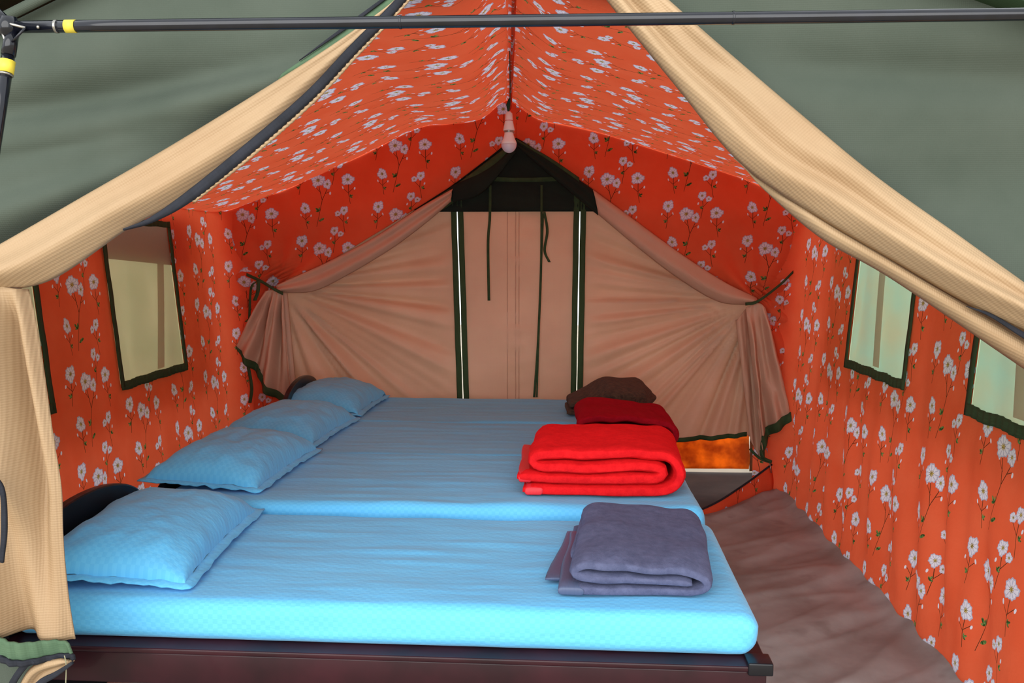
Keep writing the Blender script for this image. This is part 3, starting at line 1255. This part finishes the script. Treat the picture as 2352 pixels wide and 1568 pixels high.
band('tan_border', [(60, 1600), (66, 1560), (95, 1515), (150, 1498), (178, 1500)], [(82, 1620), (90, 1575), (118, 1540), (165, 1520), (186, 1502)], YQ - .02, lambda t, v: .035 + .01 * math.sin(v * 6), M['tan'], ff, 40, 8)
band('border_piping', [(28, 1620), (40, 1560), (75, 1505), (100, 1496)], [(40, 1620), (54, 1562), (84, 1516), (106, 1504)], YQ - .03, lambda t, v: .04, M['zip'], ff, 30, 4, .008)
band('border_piping', [(70, 1640), (84, 1580), (112, 1542), (150, 1522), (190, 1498)], [(84, 1640), (98, 1590), (124, 1552), (158, 1530), (192, 1504)], YQ - .03, lambda t, v: .045, M['zip'], ff, 40, 4, .008)
tube('loose_thread', crom([at(148, 1505, YQ - .07), at(152, 1530, YQ - .07), at(150, 1590, YQ - .07)], 12), .0012, M['flap'], ff, 5)
reparent(ff)

fg = thing('tied_entrance_flap', 'tan gauze entrance flap rolled back in fat folds along the right canvas', 'tent flap', at(2352, 760, 1.95))
band('rolled_cloth', [(1370, -140), (1530, 0), (1600, 62), (1760, 200), (2000, 400), (2200, 545), (2352, 655), (2460, 740)],
     [(1290, -140), (1395, 0), (1560, 205), (1700, 372), (1860, 485), (2060, 602), (2240, 705), (2440, 800)], YQ,
     lambda t, v: .07 * hump(v) * (.35 + .65 * t) + (.014 * math.sin(v * 7 + t * 3) + .008 * math.sin(v * 15 + 5 * t + 2 * nz(t * 6))) * hump(v), M['tan'], fg, 90, 40)
band('under_fold', [(1690, 360), (1780, 420), (1900, 490), (2080, 600), (2352, 745), (2460, 800)],
     [(1700, 372), (1762, 440), (1890, 548), (2050, 640), (2352, 845), (2460, 915)], YQ + .04,
     lambda t, v: .05 * hump(clamp(v * 1.4 - .4)) * sstep(.0, .25, t) - .02 * (1 - v), M['tan'], fg, 80, 30)
band('fold_shade', [(2215, 702), (2270, 719), (2352, 765), (2440, 815)], [(2215, 703), (2272, 728), (2352, 780), (2440, 828)], YQ - .01, lambda t, v: .01, M['zip'], fg, 24, 4, .006)  # dark strip stands in for the shadow between the rolled folds
band('hanging_tail', [(2425, 800), (2450, 790), (2475, 800)], [(2400, 1500), (2480, 1510), (2580, 1500)], YQ - .02,
     lambda t, v: .03 + sstep(0, .2, v) * (.03 * math.sin(t * 12 + v) + .015 * math.sin(t * 25)), M['tan'], fg, 50, 40)
strap('tie_strap', [at(2410, 830, YQ - .03), at(2450, 800, YQ - .10), at(2500, 760, YQ - .03)], .02, M['binding'], fg, side=(0, .3, 1))
reparent(fg)

# ------------------------------------------------------------------ front pole frame
YP = 1.76
pf = thing('pole_frame', 'black steel awning pole with yellow tape bands and a corner bracket', 'tent pole', at(20, 62, YP))
pl = at(40, 62, YP)
pr = at(2352, 33, YP + .0)
pr = pl + (pr - pl) * 1.15
dirp = (pr - pl)
tube('cross_pole', [pl + dirp * t for t in lin(0, 1, 12)], .0115, M['pole'], pf, 20)


def on_pole(px):
    # parameter of the pole point seen at pixel column px
    a, b = 0., 1.
    for _ in range(40):
        m_ = (a + b) / 2
        p = pl + dirp * m_
        v = p - Vector((0, 0, HC))
        xr = v.x * math.cos(YAW) + v.y * math.sin(YAW)
        yf = -v.x * math.sin(YAW) + v.y * math.cos(YAW)
        d = yf * math.cos(PITCH) - v.z * math.sin(PITCH)
        if 1176 + FPX * xr / d < px:
            a = m_
        else:
            b = m_
    return pl + dirp * a


dn = dirp.normalized()
for px in (130, 920, 1684):
    q = on_pole(px)
    tube('pole_joint', [q - dn * .0022, q - dn * .001, q + dn * .001, q + dn * .0022], .0126, M['steel'] if px == 130 else M['pole'], pf, 20)
q = on_pole(163)
tube('yellow_band', [q - dn * .010, q + dn * .010], .0123, M['yellow'], pf, 20)
q = on_pole(96)
lathe('rivet', [(.0005, .0), (.003, .0), (.003, .003), (.0005, .004)], M['steel'], pf, 10, q + Vector((0, -.0118, -.004))).rotation_euler = (PI / 2, 0, 0)
# leg
l0, l1 = at(28, 72, YP), at(12, 175, YP - .02)
ld = (l1 - l0).normalized()
leg_end = l0 + ld * ((l0.z + .02) / -ld.z)
tube('leg', [l0 + ld * .05] + [l0.lerp(leg_end, t) for t in lin(.08, 1, 10)], .0115, M['pole'], pf, 20)
tube('leg_sleeve', [l0, l0 + ld * .048], .013, M['pole'], pf, 20)
q = l0.lerp(leg_end, .062)
tube('yellow_band', [l0.lerp(l1, .66), l0.lerp(l1, .93)], .0140, M['yellow'], pf, 20)
tube('pole_joint', [l0.lerp(l1, .95), l0.lerp(l1, .985)], .0138, M['steel'], pf, 20)
# third arm of the corner, running back under the fly
tube('back_pole', [at(22, 62, YP), at(-20, 20, YP)], .0125, M['pole'], pf, 18)
# welded triangular brackets
for a, b in (((4, 50), (58, 64)), ((58, 64), (26, 98)), ((4, 72), (16, 102))):
    tube('bracket', [at(*a, YP - .013), at(*b, YP - .013)], .0026, M['steel'] if a[0] == 4 else M['pole'], pf, 8)
lathe('corner_hub', [(.001, -.02), (.016, -.018), (.02, 0), (.016, .018), (.001, .02)], M['pole'], pf, 16, at(20, 62, YP))
reparent(pf)
for o in pf.children:
    if o.name.startswith(('rivet', 'corner_hub')):
        o.location = (Vector(at(20, 62, YP)) if o.name.startswith('corner') else on_pole(96) + Vector((0, -.0118, -.004))) - Vector(pf.location)

# ------------------------------------------------------------------ lamp
BY = 3.85
top = at(1169, 258, BY)
lamp = thing('light_bulb', 'unlit white bulb in a white holder hanging from the ridge on a dark cord', 'light bulb', top)
s = .0018
k = BY / FPX                       # metres per measured pixel at this distance
holder = [(.004, .003), (4 * k, .003), (4.5 * k, 0), (7.5 * k, -2 * k), (9 * k, -18 * k), (9.3 * k, -19 * k), (9.3 * k, -21 * k), (9.5 * k, -22 * k), (13 * k, -39 * k), (13 * k, -40 * k), (3 * k, -41 * k)]
lathe('holder', holder, M['white'], lamp)
lathe('red_ring', [(8.9 * k, -17.6 * k), (9.6 * k, -17.8 * k), (9.6 * k, -19 * k), (8.9 * k, -19.2 * k)], M['redring'], lamp)
lathe('cap', [(9 * k, -38 * k), (11 * k, -40 * k), (11 * k, -44 * k), (8 * k, -46 * k)], M['steel'], lamp)
lathe('bulb_body', [(8 * k, -43 * k), (10 * k, -45 * k), (10.5 * k, -50 * k), (13 * k, -58 * k), (16.5 * k, -65 * k), (17.8 * k, -70 * k), (17 * k, -70.5 * k)], M['white'], lamp)
dome = [(17.6 * k * math.cos(a), -70 * k - 20 * k * math.sin(a)) for a in lin(0, PI / 2 - .03, 12)]
Mdome = plain('frosted_dome', srgb(214, 202, 214), .22, 0, srgb(206, 194, 206), 10.)
M['dome'] = Mdome
lathe('bulb_dome', dome, Mdome, lamp)
lathe('pin', [(.0005, -.004), (.0015, -.004), (.0015, .004), (.0005, .004)], M['steel'], lamp, 8, (11.5 * k, -.004, -46 * k)).rotation_euler = (0, PI / 2, 0)
rz = 2.26
tube('cord', crom([(0, 0, 0), (-.004, 0, .03), (.004, 0, .06), (.003, 0, rz - top.z)], 20), .0020, M['cord'], lamp, 8)
tube('cord_wrap', [(-.002, 0, .004), (-.003, -.002, .03), (.003, 0, .056)], .0075, M['cord'], lamp, 8, True, lambda t: .004 + .005 * math.sin(PI * t))

# ------------------------------------------------------------------ beds
BW = .78
BX0, BX1 = -1.37, .497


def arch_board(name, X, yc, w, zt, mat, parent):
    V, F = [], []
    n = 28
    prof = [(yc - w / 2, .12), (yc - w / 2, zt - .20)]
    for i in range(n + 1):
        a = PI - PI * i / n
        prof.append((yc + w / 2 * math.cos(a), zt - .20 + .20 * math.sin(a) ** .8))
    prof += [(yc + w / 2, zt - .20), (yc + w / 2, .12)]
    th = .026
    for sx in (-th / 2, th / 2):
        for y, z in prof:
            V.append((X + sx, y, z))
    m_ = len(prof)
    F.append(tuple(range(m_)))
    F.append(tuple(range(2 * m_ - 1, m_ - 1, -1)))
    for i in range(m_):
        j = (i + 1) % m_
        F.append((i, i + m_, j + m_, j))
    o = mesh_obj(name, V, F, mat, parent, None, False)
    b = o.modifiers.new('edge', 'BEVEL')
    b.width = .006
    b.segments = 2
    return o


bed_label = ['dark mahogany bed nearest the camera, its long front rail in full view',
             'dark wooden bed under the second mattress from the front',
             'dark wooden bed under the third mattress from the front',
             'dark wooden bed farthest back against the tan rear door']
mat_label = ['front mattress in a pale blue checked sheet, under the grey blanket',
             'second mattress from the front in a blue checked sheet, under the red blanket',
             'third mattress from the front in a blue checked sheet, under the maroon blanket',
             'rearmost mattress in a blue sheet, under the brown fur blanket']
pil_label = ['blue checked pillow nearest the camera, beside the hanging entrance flap',
             'plump blue checked pillow on the second mattress from the front',
             'blue checked pillow on the third mattress from the front',
             'smallest-looking blue pillow at the very back by the tied tan flap']
ROT = [-.022, 0., 0., 0.]
TOP = [.576, .606, .595, .588]
Y0 = [2.155, 2.962, 3.735, 4.515]


def local_rot(p, c, a):
    dx, dy = p[0] - c[0], p[1] - c[1]
    return Vector((c[0] + dx * math.cos(a) - dy * math.sin(a), c[1] + dx * math.sin(a) + dy * math.cos(a), p[2]))


for i in range(4):
    y0, y1 = Y0[i], Y0[i] + (.765 if i else .775)
    zt = TOP[i]
    xm, ym = (BX0 + BX1) / 2, (y0 + y1) / 2
    bed = thing('bed_frame', bed_label[i], 'bed', (xm, ym, 0), 'wooden beds pushed together in a row')
    a0, a1 = BX0 - xm - .03, BX1 - xm + .018
    b0, b1 = y0 - ym - (.03 if i == 0 else .002), y1 - ym + .001
    rbox('front_rail', (a0, b0, .372), (a1, b0 + .03, .452), .004, M['wood'], bed, .3, 2)
    rbox('top_board', (a0, b0 - .006, .452), (a1 + .006, b1, .466), .004, M['wood'], bed, .3, 2)
    rbox('back_rail', (a0, b1 - .03, .372), (a1, b1, .452), .004, M['wood'], bed, .3, 2)
    rbox('foot_rail', (a1 - .03, b0 + .03, .372), (a1, b1 - .03, .452), .004, M['wood'], bed, .3, 2)
    for lx in (a0, a1 - .065):
        for ly in (b0 + .001, b1 - .066):
            rbox('leg', (lx + .002, ly, .012), (lx + .063, ly + .065, .450), .005, M['wood'], bed, .3, 2)
    if i == 0:
        rbox('corner_cap', (a1 - .045, b0 - .010, .445), (a1 + .014, b0 + .05, .476), .004, M['black'], bed, .3, 2)
    hb_ = arch_board('headboard', BX0 - .015 - xm, 0, (b1 - b0) - .02, [.738, .66, .66, .758][i], M['black'], bed)
    bed.rotation_euler = (0, 0, ROT[i])

    sd = 10. * i

    def disp(p, n, sd=sd, y0=y0, y1=y1, i=i):
        up = max(0., n.z)
        w = up * (.006 * nz(p.x * 2.2, p.y * 5, sd) + .0035 * nz(p.x * 5 + p.y * 2, p.y * 16, sd + 3))
        # slight dip in the middle, fat edges
        w -= up * .008 * math.exp(-((p.y - .5 * (y0 + y1)) / .28) ** 2)
        for k_ in range(9):
            cy_ = y0 + .12 + .07 * k_ + .03 * math.sin(k_ * 5.1 + sd)
            cx_ = -.55 + .35 * math.sin(k_ * 2.3 + sd)
            q_ = p.y - (cy_ + .05 * math.sin(k_ * 1.7) * (p.x - cx_))
            w += up * .0045 * math.exp(-(q_ / .012) ** 2) * math.exp(-((p.x - cx_) / .22) ** 2)
        side = (1 - abs(n.z)) * (.006 * nz(p.x * 6, p.z * 8, sd + 6))
        if p.x > .36:
            side += (1 - abs(n.z)) * .006 * math.sin(p.x * 60 + p.z * 30) * sstep(.36, .46, p.x)
        return p + n * (w + side)
    mt = rbox('mattress', (BX0, y0, .467), (BX1, y1, zt), .036, M['blue'], None, .016, 6, disp)
    for v in mt.data.vertices:
        v.co = local_rot(v.co, (xm, ym), ROT[i]) - Vector((xm, ym, .467))
    mt.location = (xm, ym, .467)
    tag(mt, mat_label[i], 'mattress', 'blue mattresses in a row')
# sheet piping around the near mattress is its own sub-part

# ------------------------------------------------------------------ pillows
def pillow(label, loc, a, b, h, rz, tilt, roll, seed):
    n, m_ = 44, 60
    root = thing('pillow', label, 'pillow', loc, 'blue checked pillows')

    def shape(u, v, top):
        # outline: sides drawn in, corners out
        cx = 1 - .07 * (1 - v * v) - .03
        cy = 1 - .05 * (1 - u * u) - .03
        x = a * u * cx
        y = b * v * cy
        t = max(0., (1 - abs(u) ** 2.6)) * max(0., (1 - abs(v) ** 2.8))
        th = h * t ** .44
        wr_ = .010 * nz(u * 2.5, v * 2.5, seed) * t ** .3 + .006 * nz(u * 6, v * 6, seed + 2.)
        if top:
            z = th * .86 + wr_ + .012
        else:
            z = -th * .06 + .010
        z += .012 * (abs(u) ** 6 + abs(v) ** 6) * nz(u * 3, v * 4, seed + 9.)
        return Vector((x, y, z))
    V, F, T = [], [], []
    us_ = [math.sin(q) for q in lin(-PI / 2, PI / 2, n)]
    vs2 = [math.sin(q) for q in lin(-PI / 2, PI / 2, m_)]
    for top_ in (1, 0):
        for u in us_:
            for v in vs2:
                V.append(shape(u, v, top_))
                T.append((u * a, v * b))
    N = n * m_
    for kk in (0, 1):
        for i in range(n - 1):
            for j in range(m_ - 1):
                q = (kk * N + i * m_ + j, kk * N + (i + 1) * m_ + j, kk * N + (i + 1) * m_ + j + 1, kk * N + i * m_ + j + 1)
                F.append(q if kk == 0 else q[::-1])
    c = mesh_obj('cushion', V, F, M['blue'], root, T)
    # flange: flat wavy border of the case
    per = []
    for u in lin(-1, 1, 30)[:-1]:
        per.append((u, -1))
    for v in lin(-1, 1, 40)[:-1]:
        per.append((1, v))
    for u in lin(1, -1, 30)[:-1]:
        per.append((u, 1))
    for v in lin(1, -1, 40)[:-1]:
        per.append((-1, v))
    V, F, T = [], [], []
    for (u, v) in per:
        p = shape(u, v, 1)
        p.z = .011 + .006 * nz(u * 5, v * 5, seed)
        d = Vector((u * abs(u) ** 5, v * abs(v) ** 5, 0))
        d = d.normalized() if d.length else Vector((1, 0, 0))
        o_ = p + d * .028
        o_.z = .008 + .010 * nz(u * 6, v * 6, seed + 1.)
        pin = p - d * .012
        V += [pin, p, o_]
        T += [(pin.x, pin.y), (p.x, p.y), (o_.x, o_.y)]
    K = len(per)
    for i in range(K):
        j = (i + 1) % K
        for q in (0, 1):
            F.append((3 * i + q, 3 * j + q, 3 * j + q + 1, 3 * i + q + 1))
    mesh_obj('flange', V, F, M['blue'], root, T, True, .004)
    root.rotation_euler = (roll, tilt, rz)
    return root


pillow(pil_label[0], (-1.175, 2.57, TOP[0] + .016), .215, .35, .125, .05, .06, 0, 1.)
pillow(pil_label[1], (-1.215, 3.40, TOP[1] + .016), .210, .335, .130, -.06, .06, .0, 7.)
pillow(pil_label[2], (-1.230, 4.175, TOP[2] + .016), .220, .33, .125, -.08, .05, 0, 13.)
pillow(pil_label[3], (-1.215, 4.93, TOP[3] + .016), .225, .32, .135, -.05, .05, 0, 19.)


# ------------------------------------------------------------------ blankets
def folded(name, path, th, y0, y1, mat, parent, seed, wob=.006, ny=26, skew=None, n=150, ends=.45):
    """a thick sheet whose folded cross-section (x, z) runs along path, carried from y0 to y1"""
    P = crom([(x, z, 0) for x, z in path], n)
    Lft, Rgt = [], []
    for i, p in enumerate(P):
        d = (P[min(i + 1, n - 1)] - P[max(i - 1, 0)])
        d = d.normalized()
        nn = Vector((-d.y, d.x, 0))
        h = th / 2
        e = min(i, n - 1 - i)
        if e < 4:
            h *= math.sqrt(1 - ((4 - e) / 4.6) ** 2)
        Lft.append((p, nn * h))
    V, F, T = [], [], []
    ring = 2 * n
    ts = [0, .004, .012, .03, .06] + lin(.1, .9, ny) + [.94, .97, .988, .996, 1.]
    for t in ts:
        y = lerp(y0, y1, t)
        e = min(t, 1 - t)
        sh = lerp(ends, 1., math.sqrt(clamp(e / .06)) if e < .06 else 1.)
        for sgn in (1, -1):
            for i in range(n):
                p, nn = Lft[i]
                q = p + nn * sgn * sh
                s1 = nz(q.x * 5, y * 5, seed) * wob * 1.6 + nz(q.x * 14, y * 9, seed + q.y * 6) * wob
                yy = y + .014 * nz(q.x * 6, q.y * 18, seed + 4) * (1 if e < .2 else .4)
                z = q.y + s1 * sstep(.0, .08, q.y)
                x = q.x + .010 * nz(y * 5, q.y * 9, seed + 8)
                if skew:
                    x += skew * (t - .5)
                V.append(Vector((x, yy, max(.001, z))))
                T.append((i / n, t))
    for k_ in range(len(ts) - 1):
        a, b = k_ * ring, (k_ + 1) * ring
        for i in range(n - 1):
            F.append((a + i, b + i, b + i + 1, a + i + 1))
            F.append((a + n + i, a + n + i + 1, b + n + i + 1, b + n + i))
        F.append((a, a + n, b + n, b))
        F.append((a + n - 1, b + n - 1, b + 2 * n - 1, a + 2 * n - 1))
    for k_ in (0, len(ts) - 1):
        a = k_ * ring
        for i in range(n - 1):
            q = (a + i, a + i + 1, a + n + i + 1, a + n + i)
            F.append(q if k_ == 0 else q[::-1])
    return mesh_obj(name, V, F, mat, parent, T)


# red blanket on the second mattress
rb = thing('folded_blanket', 'bright red fleece blanket folded thick, the largest of the stacked blankets', 'blanket', (.16, 3.31, TOP[1]), 'folded blankets at the feet of the beds')
red_path = [(-.255, .022), (-.10, .021), (.10, .020), (.22, .023), (.268, .046), (.280, .088), (.258, .126), (.205, .142), (.05, .147), (-.12, .147), (-.195, .143), (-.222, .122), (-.200, .103), (-.14, .103), (-.02, .102), (.10, .102), (.18, .103), (.218, .092), (.218, .072), (.19, .062), (.10, .060), (-.05, .061), (-.18, .062), (-.275, .064)]
folded('fleece', red_path, .040, -.25, .25, M['red'], rb, 3., .006, skew=.03)
folded('satin_edge', [(-.262, .020), (-.235, .020), (-.20, .0195)], .040, -.252, .23, M['satinred'], rb, 3., .002, n=24)
folded('satin_edge', [(-.285, .062), (-.265, .062), (-.24, .061)], .040, -.250, .23, M['satinred'], rb, 3., .002, n=24)

gb = thing('folded_blanket', 'slate grey fleece blanket folded flat on the front mattress', 'blanket', (.215, 2.50, TOP[0]), 'folded blankets at the feet of the beds')
grey_path = [(-.175, .017), (-.05, .016), (.10, .015), (.165, .019), (.195, .038), (.184, .064), (.14, .077), (.05, .081), (-.05, .083), (-.11, .081), (-.136, .066), (-.118, .051), (-.05, .048), (.05, .047), (.12, .046), (.158, .046)]
folded('fleece', grey_path, .031, -.265, .26, M['grey'], gb, 9., .009, skew=.05)
folded('under_flap', [(-.205, .012), (-.12, .011), (.0, .010)], .016, -.17, .24, M['satingrey'], gb, 11., .003, skew=.06, n=30)
folded('satin_edge', [(-.185, .016), (-.155, .016), (-.12, .0155)], .033, -.268, .2, M['satingrey'], gb, 9., .002, n=24, skew=.04)
folded('side_roll', [(-.150, .045), (-.138, .060), (-.124, .052), (-.13, .042)], .016, -.10, .25, M['grey'], gb, 15., .002, n=24, skew=.04)

mb = thing('folded_blanket', 'dark maroon blanket folded between the red one and the brown fur one', 'blanket', (.30, 4.10, TOP[2]), 'folded blankets at the feet of the beds')
mar_path = [(-.19, .018), (-.05, .017), (.12, .017), (.19, .022), (.215, .05), (.205, .09), (.16, .112), (.05, .126), (-.08, .128), (-.16, .126), (-.19, .105), (-.16, .082), (-.03, .07), (.10, .06)]
folded('fleece', mar_path, .034, -.22, .24, M['maroon'], mb, 21., .010)

bb = thing('folded_blanket', 'brown fur blanket bundled on the rearmost mattress', 'blanket', (.305, 4.86, TOP[3]), 'folded blankets at the feet of the beds')


def fur_pt(u, v):
    # u around, v pole to pole
    th, ph = u * 2 * PI, v * PI
    x = .235 * math.sin(ph) * math.cos(th)
    y = .20 * math.sin(ph) * math.sin(th)
    z = math.cos(ph)
    sup = abs(z) ** .8 * (1 if z > 0 else -1)
    hgt = .185 * (1 - .35 * sstep(.0, -.24, x)) * (1 - .25 * sstep(.12, .24, x))
    zz = hgt * (sup + 1) / 2
    r = 1 + .10 * nz(x * 7, y * 7, zz * 9) + .05 * nz(x * 22, y * 30, zz * 30)
    return Vector((x * r, y * r, max(.001, zz * (1 + .12 * nz(x * 6, y * 5, 2.)))))


grid('fur_bundle', fur_pt, lin(0, 1, 90), lin(0, 1, 60), M['fur'], bb)
folded('fur_fold', [(-.245, .02), (-.16, .018), (-.10, .022), (-.08, .05), (-.12, .072), (-.19, .066), (-.235, .05)], .03, -.17, .12, M['fur'], bb, 33., .010, n=60)


# ------------------------------------------------------------------ small pieces belong to the part that carries them
def under(child_prefix, part_prefix, label=None):
    for o in list(scene.objects):
        if o.parent is None or o.name.split('.')[0] != child_prefix:
            continue
        sib = [q for q in o.parent.children if q.name.split('.')[0] == part_prefix]
        if not sib:
            continue
        q = sib[0]
        o.location = Vector(o.location) - Vector(q.location)
        o.parent = q
        if label:
            o['label'] = label


under('flange', 'cushion')
under('red_ring', 'holder', 'thin red ring')
under('bulb_dome', 'bulb_body', 'frosted bulb dome')
under('pin', 'bulb_body')
under('cord_wrap', 'cord')
under('rivet', 'cross_pole')
under('satin_edge', 'fleece', 'shiny satin edge')
under('zip_teeth', 'zip_tape')
under('hem_piping', 'green_hem')
under('border_piping', 'tan_border')
under('loose_thread', 'tan_border')
under('black_edge', 'green_strip')
under('corner_cap', 'top_board')
under('gusset_band', 'gusset')
under('hem_cord', 'inner_tail')
under('tie_end', 'tie_strap')
